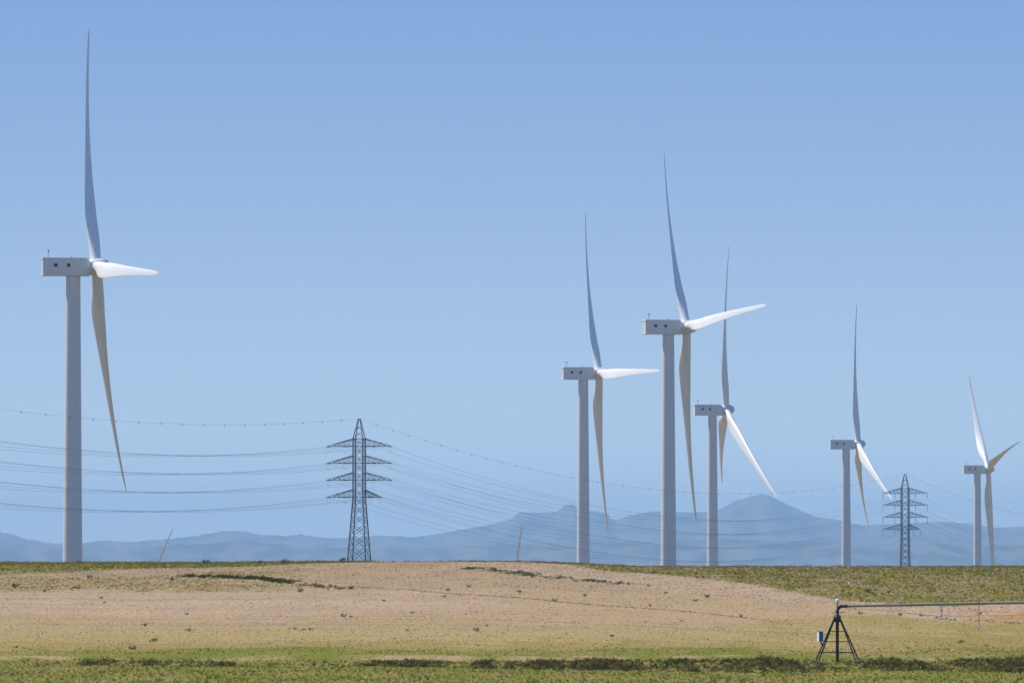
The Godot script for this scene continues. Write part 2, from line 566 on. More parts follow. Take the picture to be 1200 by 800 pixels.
func make_turbine_parts() -> void:
	var p := turbine_parts
	p.blade = blade_mesh()
	# tower in five welded cans with a flange lip between
	p.tower = []
	var top := HUB - 2.1
	for i in 5:
		var st := start()
		var y0 := top * i / 5.0
		var y1 := top * (i + 1) / 5.0
		var r0 := lerpf(2.5, 1.72, pow(i / 5.0, 0.9))
		var r1 := lerpf(2.5, 1.72, pow((i + 1) / 5.0, 0.9))
		var rings := []
		rings.append(ring_y(-3.0 if i == 0 else y0, r0, 48))
		for k in range(1, 7):
			rings.append(ring_y(lerpf(y0, y1 - 0.004, k / 6.0), lerpf(r0, r1, k / 6.0), 48))
		loft(st, rings)
		p.tower.append(finish(st))
	p.nacelle = chamfered_box(Vector3(-7.5, HUB - 2.15, -2.1), Vector3(4.1, HUB + 2.0, 2.1), 0.24, 0.3)
	p.roof = chamfered_box(Vector3(-7.62, HUB + 1.55, -2.2), Vector3(3.1, HUB + 2.12, 2.2), 0.08, 0.1)
	p.sill = chamfered_box(Vector3(-7.56, HUB - 2.28, -2.15), Vector3(4.0, HUB - 1.85, 2.15), 0.06)
	p.yaw = finish_lathe([[HUB - 2.5, 1.72], [HUB - 2.48, 1.76], [HUB - 2.3, 1.76], [HUB - 2.27, 1.72]], 40)
	p.seam = plain_box(Vector3(-0.03, HUB - 1.84, -0.012), Vector3(0.03, HUB + 1.54, 0.012))
	p.hatch = plain_box(Vector3(-0.42, -0.42, -0.02), Vector3(0.42, 0.42, 0.02))
	var hs := start()
	for e in [[Vector3(-0.5, 0.46, 0), Vector3(0.5, 0.46, 0)], [Vector3(-0.5, -0.46, 0), Vector3(0.5, -0.46, 0)], [Vector3(-0.46, -0.42, 0), Vector3(-0.46, 0.42, 0)], [Vector3(0.46, -0.42, 0), Vector3(0.46, 0.42, 0)]]:
		bar(hs, e[0], e[1], 0.08)
	p.hatch_frame = finish(hs)
	var mast := start()
	bar(mast, Vector3(0, 0, 0), Vector3(0, 2.0, 0), 0.08)
	bar(mast, Vector3(0, 1.25, -0.9), Vector3(0, 1.25, 0.9), 0.06)
	bar(mast, Vector3(0, 1.25, 0.9), Vector3(0, 1.6, 0.9), 0.05)
	bar(mast, Vector3(0, 1.25, -0.9), Vector3(0, 1.75, -0.9), 0.05)
	bar(mast, Vector3(-0.3, 1.78, -0.9), Vector3(0.35, 1.78, -0.9), 0.09)
	bar(mast, Vector3(-0.2, 1.64, 0.9), Vector3(0.2, 1.64, 0.9), 0.12)
	p.mast = finish(mast)
	p.beacon = finish_lathe([[0.0, 0.18], [0.12, 0.18], [0.14, 0.13], [0.42, 0.12], [0.5, 0.05]], 12)
	# hub: a rounded nose, its axis along y here and turned to the rotor axis when placed
	p.hub = finish_lathe([[-1.75, 1.7], [-1.7, 1.78], [-1.2, 1.9], [0.0, 2.02], [1.1, 1.98], [2.1, 1.75], [2.8, 1.3], [3.25, 0.75], [3.45, 0.02]], 36)
	p.shaft = finish_lathe([[-2.6, 1.45], [-1.7, 1.45]], 32)
	p.collar = finish_lathe([[0.0, 1.42], [0.05, 1.45], [0.2, 1.45], [0.25, 1.34]], 32)

func finish_lathe(prof: Array, n: int) -> ArrayMesh:
	var st := start()
	var rings := []
	for e in prof: rings.append(ring_y(e[0], e[1], n))
	loft(st, rings)
	return finish(st)

func turbine(x: float, d: float, base: float, yaw: float, tilt: float, azimuth: float, pitch: float, label: String) -> void:
	var p := turbine_parts
	var t := thing("wind_turbine", label, "wind turbine", "wind turbines of the wind farm")
	t.position = Vector3(x, base, -d)
	t.rotation.y = deg_to_rad(yaw)
	for m in p.tower: part("tower_section", m, M.paint, t)
	part("yaw_ring", p.yaw, M.paint, t)
	var nac := part("nacelle", p.nacelle, M.paint, t)
	part("roof_cover", p.roof, M.paint, nac)
	part("floor_sill", p.sill, M.paint, nac)
	for s in [-1.0, 1.0]:
		for hx in [-4.45, -1.35]:
			part("hatch", p.hatch, M.hatch, nac, Transform3D(Basis(), Vector3(hx, HUB + 0.25, s * 2.11)))
			part("hatch_frame", p.hatch_frame, M.paint, nac, Transform3D(Basis(), Vector3(hx, HUB + 0.25, s * 2.12)))
		for sx in [-6.0, -2.9, 0.3]:
			part("panel_seam", p.seam, M.paint, nac, Transform3D(Basis(), Vector3(sx, 0, s * 2.11)))
	part("weather_mast", p.mast, M.steel, nac, Transform3D(Basis(), Vector3(-6.0, HUB + 2.1, 0)))
	part("beacon", p.beacon, M.seal, nac, Transform3D(Basis(), Vector3(-0.4, HUB + 2.1, 0.3)))
	var axis := Basis(Vector3(0, 0, 1), deg_to_rad(tilt))
	var hub_at := Vector3(5.6, HUB, 0)
	var nose := axis * Basis(Vector3(0, 0, 1), -PI / 2)
	var hub := part("hub", p.hub, M.paint, t, Transform3D(nose, hub_at))
	part("shaft_collar", p.shaft, M.seal, hub)
	for k in 3:
		var spin := axis * Basis(Vector3(1, 0, 0), deg_to_rad(azimuth + 120.0 * k)) * Basis(Vector3(0, 0, 1), -deg_to_rad(2.6))
		var b := part("blade", p.blade, M.blade, t, Transform3D(spin * Basis(Vector3(0, 1, 0), -deg_to_rad(pitch)), hub_at))
		part("root_collar", p.collar, M.paint, b, Transform3D(Basis(), Vector3(0, 1.5, 0)))

func make_turbines() -> void:
	make_turbine_parts()
	# x, distance, foot height, yaw, rotor tilt, azimuth of the first blade, blade pitch
	turbine(-105.6, 1640, -14.7, 9.8, 5.2, 93.0, 19.0, "largest and nearest white wind turbine, standing alone at the left")
	turbine(25.0, 2391, -19.9, 11.8, 4.4, 90.0, 19.0, "white wind turbine with a level right blade, leftmost of the right group")
	turbine(46.8, 2040, -15.6, 13.5, 4.2, 85.5, 19.0, "tallest white wind turbine of the right group, one blade reaching to the upper right")
	turbine(80.3, 2731, -25.3, 8.8, 5.3, 2.3, 19.0, "white wind turbine partly behind the tallest of the right group, blade pointing down right")
	turbine(154.6, 3155, -32.0, 3.0, 5.6, -7.3, 19.0, "slim white wind turbine just left of the smaller lattice pylon")
	turbine(239.0, 3503, -39.0, 8.6, 4.4, 75.2, 84.0, "smallest whole wind turbine at the far right, upper blade sunlit")
	turbine(-222.5, 4000, -119.7, 31.0, 5.0, 34.0, 60.0, "far wind turbine sunk behind the crest, only a slanting blade tip showing at left")
	turbine(-5.2, 4200, -122.6, 14.0, 5.0, 22.0, 60.0, "far wind turbine sunk behind the crest, only an upright blade tip showing mid picture")


# ------------------------------------------------------------------ power line
const LEVELS := [-6.15, -9.85, -13.55, -17.3]
const LINE_TURN := 0.2493   # radians between the line and straight ahead

func pylon(at: Vector3, h: float, widths: Array, strain: bool, label: String) -> Node3D:
	var t := thing("lattice_pylon", label, "pylon", "lattice pylons of the power line")
	t.position = at
	t.rotation.y = -LINE_TURN
	var wx: Array = widths[0]
	var wy: Array = widths[1]
	var ys := [-0.05, -1.6, -3.0, -4.45]
	for l in LEVELS:
		ys.append(l)
		if l > -17.0: ys.append(l - 2.0)
	var y := -17.3
	while y > -h + 2.5:
		y -= maxf(1.9, curve_at(wx, wy, -y) * 0.78)
		ys.append(maxf(y, -h))
	ys[-1] = -h
	var corner := func(v: float, k: int) -> Vector3:
		var w := curve_at(wx, wy, -v) * 0.5
		return Vector3(w if k == 0 or k == 3 else -w, h + v, w if k < 2 else -w)
	for k in 4:
		var st := start(-1)
		for i in ys.size() - 1:
			bar(st, corner.call(ys[i], k), corner.call(ys[i + 1], k), 0.2 if ys[i] < -4.0 else 0.14)
		part("leg", finish(st), M.steel, t)
	for i in ys.size() - 1:
		for k in 4:
			var a: Vector3 = corner.call(ys[i], k)
			var b: Vector3 = corner.call(ys[i], (k + 1) % 4)
			var c: Vector3 = corner.call(ys[i + 1], k)
			var d: Vector3 = corner.call(ys[i + 1], (k + 1) % 4)
			var w := 0.085 if ys[i] > -17.0 else 0.1
			if i > 0: part("brace", unit_box, M.steel, t, bar_at(a, d, w))
			if i > 2: part("brace", unit_box, M.steel, t, bar_at(b, c, w))
			if i in [3, 4, 6, 8, 10]: part("brace", unit_box, M.steel, t, bar_at(a, b, 0.12))
	for li in 4:
		for s in [-1.0, 1.0]:
			var reach := arm_reach(li, s)
			var w := curve_at(wx, wy, -LEVELS[li]) * 0.5
			var yb: float = h + LEVELS[li]
			var tip := Vector3(s * reach, yb + 0.05, 0)
			var st := start(-1)
			for z in [-w, w]:
				bar(st, Vector3(s * w, yb, z), tip, 0.17, 0.12)
				bar(st, Vector3(s * w, yb + 1.7, z), tip + Vector3(0, 0.12, 0), 0.14, 0.1)
				for k in 4:
					var f := (k + 1) / 5.0
					var g := k / 5.0
					var lo := Vector3(s * w, yb, z).lerp(tip, f)
					var up := Vector3(s * w, yb + 1.7, z).lerp(tip, f)
					bar(st, lo, up, 0.07)
					bar(st, Vector3(s * w, yb + 1.7, z).lerp(tip, g), lo, 0.07)
			for k in 5:
				var f := k / 5.0
				bar(st, Vector3(s * w, yb, -w).lerp(tip, f), Vector3(s * w, yb, w).lerp(tip, f), 0.07)
				bar(st, Vector3(s * w, yb, -w).lerp(tip, f), Vector3(s * w, yb, w).lerp(tip, f + 0.2), 0.06)
			var arm := part("crossarm", finish(st), M.steel, t)
			for r in [reach, inner_reach(li, s)]:
				var hang := Vector3(s * r, yb - 0.06, 0)
				if strain:
					for e in [-1.0, 1.0]: part("insulator_string", insulator(), M.insulator, arm, Transform3D(Basis(Vector3(1, 0, 0), e * (PI / 2 + 0.04)), hang))
				else:
					part("insulator_string", insulator(), M.insulator, arm, Transform3D(Basis(), hang))
	return t

func arm_reach(li: int, s: float) -> float:
	return 4.75 if li == 3 and s > 0 else 7.0

func inner_reach(li: int, s: float) -> float:
	return 2.6 if li == 3 and s > 0 else 3.2

var insulator_mesh: ArrayMesh

func insulator() -> ArrayMesh:
	if insulator_mesh == null:
		var st := start()
		var rings := [ring_y(0.0, 0.03, 8)]
		for k in 9:
			var y := -0.2 - k * 0.15
			rings.append(ring_y(y, 0.035, 8))
			rings.append(ring_y(y - 0.03, 0.12, 8))
			rings.append(ring_y(y - 0.09, 0.035, 8))
		rings.append(ring_y(-1.7, 0.035, 8))
		loft(st, rings)
		insulator_mesh = finish(st)
	return insulator_mesh

func make_power_line() -> void:
	var p1 := Vector3(-33.6, 30.9, -1500)
	var p2 := Vector3(121.6, 26.4, -2110)
	var h1 := 30.9 - ground(p1.x, 1500) + 0.3
	var h2 := 26.4 - ground(p2.x, 2110) + 0.3
	pylon(Vector3(p1.x, p1.y - h1, p1.z), h1, [[0.0, 4.4, 17.3, 31.1, h1], [0.3, 2.24, 2.24, 4.1, 5.7]], true, "larger dark lattice pylon with eight crossarms on the crest at left of centre")
	pylon(Vector3(p2.x, p2.y - h2, p2.z), h2, [[0.0, 4.4, 20.0, 29.5, h2], [0.3, 2.24, 2.24, 2.75, 5.0]], false, "smaller bluish lattice pylon between the two rightmost wind turbines")
	var along := Vector3(sin(LINE_TURN), 0, -cos(LINE_TURN))
	var across := Vector3(cos(LINE_TURN), 0, sin(LINE_TURN))
	var p0 := Vector3(-139.6, 36.1, -1100)
	var p3 := Vector3(276.6, 21.4, -2720)
	# the earth wire on the pylon tips, with markers against bird strikes
	var pts := PackedVector3Array()
	span(pts, p0, p1, 6.2, 40)
	span(pts, p1, p2, 10.8, 50)
	span(pts, p2, p3, 10.8, 40)
	var st := start()
	tube(st, pts, 0.016, 4)
	var earth := part("earth_wire", finish(st), M.wire, self)
	tag(earth, "topmost thin wire with small dark markers, strung over the pylon tips", "power cable", "cables of the power line")
	var bead := finish_lathe([[-0.18, 0.03], [-0.13, 0.07], [0.13, 0.07], [0.18, 0.03]], 8)
	for e in [[p0, p1, 6.2, 414.0], [p1, p2, 10.8, 630.0], [p2, p3, 10.8, 630.0]]:
		var n := int(e[3] / 14.0)
		for k in range(1, n):
			var u := float(k) / n
			part("bird_marker", bead, M.marker, earth, Transform3D(Basis(), sagged(e[0], e[1], e[2], u) - Vector3(0, 0.12, 0)))
	# sixteen conductors, four to a level
	var rows := ["uppermost", "second", "third", "lowest"]
	for li in 4:
		for s in [-1.0, 1.0]:
			for outer in [true, false]:
				var r: float = s * (arm_reach(li, s) if outer else inner_reach(li, s))
				var a1: Vector3 = p1 + Vector3(0, LEVELS[li] - 0.1, 0) + across * r
				var a2: Vector3 = p2 + Vector3(0, LEVELS[li] - 1.78, 0) + across * r
				var a0: Vector3 = p0 + Vector3(0, LEVELS[li] - 1.0, 0) + across * r
				var a3: Vector3 = p3 + Vector3(0, LEVELS[li] - 1.7, 0) + across * r
				var path := PackedVector3Array()
				span(path, a0, a1 - along * 1.7, 6.0 + (0.25 if outer else 0.0), 36)
				for k in range(1, 8):   # the slack jumper under the arm
					var u := k / 8.0
					path.append(a1 + along * lerpf(-1.7, 1.7, u) - Vector3(0, 1.35 * 4.0 * u * (1.0 - u), 0))
				span(path, a1 + along * 1.7, a2, 10.9 + (0.3 if outer else 0.0), 46)
				span(path, a2, a3, 10.9, 30)
				var w := start()
				tube(w, path, 0.02, 4)
				var o := part("power_cable", finish(w), M.wire, self)
				tag(o, "%s level power cable strung from the %s %s of the pylon crossarms" % [rows[li], "left" if s < 0 else "right", "tips" if outer else "middles"], "power cable", "cables of the power line")

func sagged(a: Vector3, b: Vector3, sag: float, u: float) -> Vector3:
	return a.lerp(b, u) - Vector3(0, sag * 4.0 * u * (1.0 - u), 0)

func span(pts: PackedVector3Array, a: Vector3, b: Vector3, sag: float, n: int) -> void:
	for k in n + 1:
		var p := sagged(a, b, sag, float(k) / n)
		if pts.is_empty() or pts[-1].distance_to(p) > 0.05: pts.append(p)


# ------------------------------------------------------------------ irrigation pivot
func make_pivot() -> void:
	var px := 26.5
	var pd := 556.0
	var t := thing("irrigation_pivot", "dark steel irrigation pivot tower with a long water pipe running right", "irrigation pivot")
	t.position = Vector3(px, ground(px, pd), -pd)
	t.rotation.y = deg_to_rad(-7.0)
	var top := 3.75
	var feet := []
	for k in 4:
		var s := Vector3(1.71 if k == 0 or k == 3 else -1.71, 0, 1.71 if k < 2 else -1.71)
		feet.append(s)
		var st := start(-1)
		bar(st, s + Vector3(0, -0.1, 0), Vector3(s.x * 0.07, top, s.z * 0.07), 0.11)
		part("leg", finish(st), M.old_steel, t)
		part("footing", plain_box(s + Vector3(-0.22, -0.3, -0.22), s + Vector3(0.22, 0.12, 0.22)), M.concrete, t)
	for h in [0.75, 1.62, 2.45]:
		var f: float = 1.0 - h / top * 0.93
		for k in 4:
			part("cross_bar", unit_box, M.old_steel, t, bar_at(feet[k] * f + Vector3(0, h, 0), feet[(k + 1) % 4] * f + Vector3(0, h, 0), 0.05))
	part("riser_pipe", finish_lathe([[-0.3, 0.13], [3.6, 0.13], [3.62, 0.22], [3.78, 0.22], [3.8, 0.14], [4.2, 0.14]], 20), M.old_steel, t)
	part("bearing", finish_lathe([[3.2, 0.18], [3.25, 0.3], [3.7, 0.3], [3.75, 0.2]], 20), M.old_steel, t)
	var platform := start(-1)
	bar(platform, Vector3(-0.42, 3.98, 0), Vector3(0.55, 3.98, 0), 0.05)
	part("top_bracket", finish(platform), M.old_steel, t)
	# elbow and the long pipe, slightly arched
	var elbow := PackedVector3Array()
	for k in 9:
		var a := PI / 2 * k / 8.0
		elbow.append(Vector3(0.45 - cos(a) * 0.45, 4.08 + sin(a) * 0.42, 0))
	elbow.append(Vector3(0.75, 4.5, 0))
	var st2 := start()
	tube(st2, elbow, 0.13, 16)
	part("elbow", finish(st2), M.old_steel, t)
	var flange := finish_lathe([[-0.03, 0.2], [0.03, 0.2]], 20)
	var to_right := Basis(Vector3(0, 0, 1), -PI / 2)
	part("flange", flange, M.old_steel, t, Transform3D(to_right, Vector3(0.78, 4.5, 0)))
	var pipe := PackedVector3Array()
	var run := func(x: float) -> Vector3: return Vector3(x, 4.5 + 0.0125 * (x - 0.75) + 0.10 * sin(clampf(x / 40.0, 0.0, 1.0) * PI), -x * 0.30)
	for k in 41: pipe.append(run.call(0.75 + k * 1.0))
	var st3 := start()
	tube(st3, pipe, 0.11, 14)
	var long_pipe := part("water_pipe", finish(st3), M.galv, t)
	for x in [6.75, 13.0, 19.25, 25.5]:
		part("pipe_flange", finish_lathe([[-0.025, 0.155], [0.025, 0.155]], 16), M.galv, long_pipe, Transform3D(to_right, run.call(x)))
	# hanging truss: V braces, rods, hose drops
	var prev: Vector3 = run.call(0.9) + Vector3(0, -0.15, 0)
	for x in [8.35, 16.0, 24.0, 32.0]:
		var c: Vector3 = run.call(x)
		var foot := c + Vector3(0, -1.0, 0)
		for z in [-0.55, 0.55]:
			var st := start(-1)
			bar(st, c + Vector3(-0.1 if z < 0 else 0.1, -0.08, 0), foot + Vector3(0, 0, z), 0.05)
			part("truss_brace", finish(st), M.galv, t)
		part("truss_brace", unit_box, M.galv, t, bar_at(foot + Vector3(0, 0, -0.55), foot + Vector3(0, 0, 0.55), 0.05))
		part("truss_rod", unit_box, M.galv, t, bar_at(prev, foot + Vector3(0, 0, 0.55), 0.018))
		part("truss_rod", unit_box, M.galv, t, bar_at(prev, foot + Vector3(0, 0, -0.55), 0.018))
		prev = foot
	for x in [11.35, 20.0, 28.0]:
		var c: Vector3 = run.call(x)
		var st := start()
		tube(st, PackedVector3Array([c + Vector3(0, 0.12, 0), c + Vector3(0.0, 0.14, 0.16), c + Vector3(0, -0.1, 0.2), c + Vector3(0.02, -1.0, 0.2), c + Vector3(0, -1.75, 0.2)]), 0.028, 8)
		var hose := part("drop_hose", finish(st), M.hose, t)
		part("nozzle_weight", finish_lathe([[-0.5, 0.02], [-0.46, 0.06], [-0.1, 0.06], [0.0, 0.03]], 10), M.white, hose, Transform3D(Basis(), c + Vector3(0, -1.72, 0.2)))
	# collector ring under a white cap, and the aerial
	part("collector_mast", finish_lathe([[4.1, 0.05], [4.75, 0.05]], 12), M.old_steel, t)
	part("collector_cap", finish_lathe([[4.68, 0.12], [4.72, 0.16], [4.95, 0.16], [5.06, 0.11], [5.1, 0.02]], 16), M.white, t)
	var aerial := part("aerial", finish_lathe([[0.0, 0.012], [1.75, 0.01]], 6), M.old_steel, t, Transform3D(Basis(), run.call(0.95)))
	part("aerial_tip", finish_lathe([[1.7, 0.03], [1.75, 0.07], [1.9, 0.07], [1.95, 0.02]], 10), M.white, aerial)
	# control cabinet on the left legs
	var swing := Transform3D(Basis(Vector3.UP, deg_to_rad(30.0)), Vector3(-1.38, 0, 0.25))
	var box := part("control_cabinet", plain_box(Vector3(-0.17, 1.62, -0.2), Vector3(0.17, 2.42, 0.2)), M.blue, t, swing)
	part("cabinet_side", plain_box(Vector3(-0.2, 1.63, -0.19), Vector3(-0.172, 2.41, 0.19)), M.white, box)
	part("cabinet_roof", plain_box(Vector3(-0.22, 2.425, -0.23), Vector3(0.2, 2.46, 0.23)), M.blue, box)
	part("cabinet_arm", unit_box, M.old_steel, box, bar_at(Vector3(0, 1.66, 0), Vector3(0.2, 1.05, 0.6), 0.06))
	part("cabinet_arm", unit_box, M.old_steel, box, bar_at(Vector3(0, 1.66, 0), Vector3(0.5, 1.3, -0.7), 0.06))



# ------------------------------------------------------------------ ground cover
func tuft_mesh(blades: int, spread: float, wide: float, seed_: int) -> ArrayMesh:
	var r := RandomNumberGenerator.new()
	r.seed = seed_
	var st := start(-1)
	for k in blades:
		var a := r.randf() * TAU
		var p := Vector3(cos(a), 0, sin(a)) * spread * sqrt(r.randf())
		var b := r.randf() * TAU
		var w := Vector3(cos(b), 0, sin(b)) * wide * r.randf_range(0.6, 1.2)
		var lean := Vector3(cos(a), 0, sin(a)) * r.randf_range(0.05, 0.5)
		var h := r.randf_range(0.55, 1.0)
		var m := p + lean * 0.3 + Vector3(0, h * 0.6, 0)
		var tip := p + lean + Vector3(0, h, 0)
		quad(st, p - w, p + w, m + w * 0.7, m - w * 0.7)
		for v in [m - w * 0.7, m + w * 0.7, tip]: st.add_vertex(v)
	return finish(st)

func clod_mesh(seed_: int) -> ArrayMesh:
	var r := RandomNumberGenerator.new()
	r.seed = seed_
	var st := start(-1)
	var rings := []
	for e in [[-0.3, 0.9], [0.25, 1.0], [0.7, 0.7], [1.0, 0.25]]:
		var ring := PackedVector3Array()
		for k in 6:
			var a := TAU * k / 6 + r.randf_range(-0.3, 0.3)
			ring.append(Vector3(cos(a) * e[1] * r.randf_range(0.75, 1.2), e[0] + r.randf_range(-0.1, 0.1), -sin(a) * e[1] * r.randf_range(0.75, 1.2)))
		rings.append(ring)
	loft(st, rings, false, true)
	return finish(st)

func bush_mesh(leaves: int, seed_: int) -> ArrayMesh:
	# leaf-sized faces through a low, uneven dome, height 1
	var r := RandomNumberGenerator.new()
	r.seed = seed_
	var st := start(-1)
	var lumps := []
	for k in 6: lumps.append(Vector3(r.randf_range(-0.55, 0.55), r.randf_range(0.15, 0.6), r.randf_range(-0.55, 0.55)))
	for k in leaves:
		var c: Vector3 = lumps[r.randi() % 6]
		var dir := Vector3(r.randfn(), r.randfn(), r.randfn()).normalized()
		var p := c + dir * r.randf_range(0.1, 0.38)
		p.y = maxf(p.y, 0.0)
		var u := Vector3(r.randfn(), r.randfn() + 0.8, r.randfn()).normalized() * r.randf_range(0.1, 0.2)
		var v := u.cross(dir).normalized() * r.randf_range(0.05, 0.1)
		for q in [p - v, p + u, p + v]: st.add_vertex(q)
	for k in 5:
		var foot := Vector3(r.randf_range(-0.1, 0.1), -0.1, r.randf_range(-0.1, 0.1))
		bar(st, foot, lumps[k], 0.04, 0.015)
	return finish(st)

var heaps := {}   # mesh key -> [transforms, colours]

func put(key: String, at: Vector3, sx: float, sy: float, c: Color) -> void:
	if not heaps.has(key): heaps[key] = [[], []]
	heaps[key][0].append(Transform3D(Basis(Vector3.UP, rng.randf() * TAU).scaled(Vector3(sx, sy, sx)), at))
	heaps[key][1].append(c)

func vary(c: Color, amount: float) -> Color:
	var k := 1.0 + rng.randf_range(-amount, amount)
	var w := rng.randf_range(-0.06, 0.06)
	return Color(c.r * k * (1.0 + w), c.g * k, c.b * k * (1.0 - w))

func make_cover() -> void:
	# the whole field: grass in the irrigated bands, stubble and clods on the slope, low scrub on the crest
	var d := 444.0
	while d < 1040.0:
		var dx := 0.42 * (1.0 + (d - 444.0) / 900.0)
		var x := -0.094 * d
		while x < 0.094 * d:
			var px := x + rng.randf_range(-0.5, 0.5) * dx
			var pd := d + rng.randf_range(-0.5, 0.5)
			x += dx
			var z := zone(px + rng.randfn() * 0.5, pd + rng.randfn() * 2.5)
			var at := Vector3(px, ground(px, pd) - 0.01, -pd)
			var patchy := 1.0 + 0.9 * middle.get_noise_2d(px * 1.3 + 50.0, pd * 0.3)
			var h: float = z[1] * (0.45 + 0.75 * patchy * pow(rng.randf(), 2.6))
			match z[2]:
				0: put("grass%d" % (rng.randi() % 3), at, h * 1.6, h * rng.randf_range(0.7, 1.5), vary(z[0], 0.5))
				1:
					if rng.randf() < 0.4: put("stubble%d" % (rng.randi() % 2), at, h * 2.2, h, vary(z[0], 0.34))
					else: put("clod%d" % (rng.randi() % 2), at, h * 1.3, h * 0.9, vary(z[0], 0.32))
				2:
					if rng.randf() < 0.5: put("grass%d" % (rng.randi() % 3), at, h * 1.7, h, vary(z[0], 0.4))
					else: put("scrub%d" % (rng.randi() % 3), at, h * 1.3, h, vary(z[0] * 0.95, 0.6))
		d += 1.0
	# the dark row of weeds along the ditch, thin at the left and deep at the right
	x_row()
	# low scrub gathered along old furrows and on the left shoulder
	strip([[-40.0, 838.0], [-35.8, 830.0], [-33.5, 826.0], [-30.8, 821.0], [-27.9, 812.0], [-26.3, 807.0]], 2.4, 0.1, 0.6, 900, Color(0.055, 0.07, 0.02))
	strip([[-27.0, 809.0], [-24.5, 800.0], [-22.6, 787.0], [-20.5, 780.0], [-18.0, 777.0]], 3.2, 0.05, 0.42, 320, Color(0.08, 0.08, 0.03))
	strip([[-6.0, 880.0], [-2.7, 864.0], [-0.8, 857.0], [2.1, 839.0], [4.2, 834.0], [6.2, 824.0], [8.2, 818.0], [10.2, 815.0], [12.5, 808.0]], 5.0, 0.05, 0.42, 900, Color(0.06, 0.09, 0.03))
	strip([[-58.0, 786.0], [-40.0, 800.0], [-28.0, 790.0]], 16.0, 0.05, 0.30, 420, Color(0.11, 0.095, 0.045))
	strip([[-60.0, 815.0], [-45.0, 835.0], [-32.0, 850.0]], 14.0, 0.05, 0.28, 380, Color(0.14, 0.125, 0.05))
	strip([[-30.0, 935.0], [-15.0, 955.0], [-2.0, 965.0]], 14.0, 0.05, 0.3, 420, Color(0.09, 0.085, 0.04))
	strip([[-20.0, 860.0], [-5.0, 800.0], [20.0, 760.0]], 60.0, 0.03, 0.16, 500, Color(0.16, 0.11, 0.06))
	strip([[44.0, 686.0], [48.0, 680.0], [54.0, 674.0]], 3.0, 0.05, 0.2, 180, Color(0.10, 0.12, 0.03))
	strip([[28.0, 600.0], [40.0, 598.0], [50.0, 600.0]], 22.0, 0.08, 0.26, 240, Color(0.095, 0.12, 0.03))
	# furrows of the plough where darker stalks stand
	strip([[-19.1, 783.0], [-12.7, 780.0], [-5.7, 761.5], [4.6, 736.0], [10.8, 723.0], [20.1, 698.0], [25.6, 682.0]], 0.5, 0.03, 0.15, 1300, Color(0.10, 0.066, 0.036))
	strip([[-26.0, 693.0], [-12.1, 693.0], [-3.4, 686.5], [4.2, 677.5], [15.0, 664.5], [24.4, 650.5], [32.1, 641.5]], 0.8, 0.02, 0.10, 1100, Color(0.15, 0.10, 0.055))
	for e in [[-60.0, 718.0], [-60.0, 709.0], [-60.0, 702.0], [-60.0, 684.0], [-60.0, 671.0], [-60.0, 628.0], [-60.0, 641.0]]:
		strip([[e[0], e[1]], [-30.0, e[1] + 1.0], [0.0, e[1] - 2.0], [14.0, e[1] - 10.0]], 1.2, 0.02, 0.09, 700, Color(0.18, 0.125, 0.07))
	var labels := {
		"grass": ["grass", "short olive green grass covering the field", "leaf"],
		"stubble": ["stubble", "dry tan stubble standing on the ploughed slope", "leaf"],
		"clod": ["soil_clods", "crumbled clods of tan soil on the slope", "clod"],
		"scrub": ["low_scrub", "low olive scrub along the crest and furrows", "leaf"],
		"ditch": ["ditch_weeds", "dark row of weeds along the ditch at the bottom", "leaf"],
	}
	for key in heaps:
		var kind: String = key.left(key.length() - 1)
		var v := int(key.right(1))
		var mesh: Mesh
		match kind:
			"grass": mesh = tuft_mesh(7, 0.45, 0.07, 100 + v)
			"stubble": mesh = tuft_mesh(8, 0.5, 0.05, 200 + v)
			"clod": mesh = clod_mesh(300 + v)
			"scrub": mesh = bush_mesh(46, 400 + v)
			"ditch": mesh = bush_mesh(90, 500 + v)
		var mm := MultiMesh.new()
		mm.transform_format = MultiMesh.TRANSFORM_3D
		mm.use_colors = true
		mm.mesh = mesh
		var list: Array = heaps[key][0]
		var tints: Array = heaps[key][1]
		mm.instance_count = list.size()
		for i in list.size():
			mm.set_instance_transform(i, list[i])
			mm.set_instance_color(i, tints[i])
		var o := MultiMeshInstance3D.new()
		o.name = numbered(labels[kind][0])
		o.multimesh = mm
		o.material_override = M[labels[kind][2]]
		add_child(o)
		tag(o, labels[kind][1], labels[kind][0].replace("_", " "), "", "stuff")

func x_row() -> void:
	for i in 9000:
		var x := rng.randf_range(-48.0, 52.0)
		var lo := curve_at([-45.0, -33.0, -10.0, -2.0, 7.0, 20.0, 44.0], [534.0, 535.0, 530.0, 522.0, 514.0, 507.0, 507.0], x)
		var hi := curve_at([-45.0, -33.0, -10.0, -2.0, 7.0, 20.0, 44.0], [550.0, 549.0, 549.0, 552.0, 555.0, 562.0, 566.0], x)
		var n := coarse.get_noise_2d(x * 3.0, 40.0) + 0.6 * middle.get_noise_2d(x * 2.0, 7.0)
		var keep := lerpf(0.02 + n * 0.34, 0.72 + n * 0.5, sstep(-22, 2, x))
		if rng.randf() > keep: continue
		var d := rng.randf_range(lo, hi)
		var g := middle.get_noise_2d(x * 1.5, d * 0.4)
		var h := lerpf(0.08, 0.46, pow(rng.randf(), 1.6)) * (1.0 + 0.8 * n)
		var c := Color(0.045, 0.050, 0.012).lerp(Color(0.085, 0.055, 0.022), clampf(0.4 + g * 1.8, 0.0, 1.0))
		if rng.randf() < 0.3: c = Color(0.20, 0.165, 0.045)
		put("ditch%d" % (rng.randi() % 3), Vector3(x, ground(x, d) - 0.02, -d), h * 1.1, h, vary(c, 0.3))

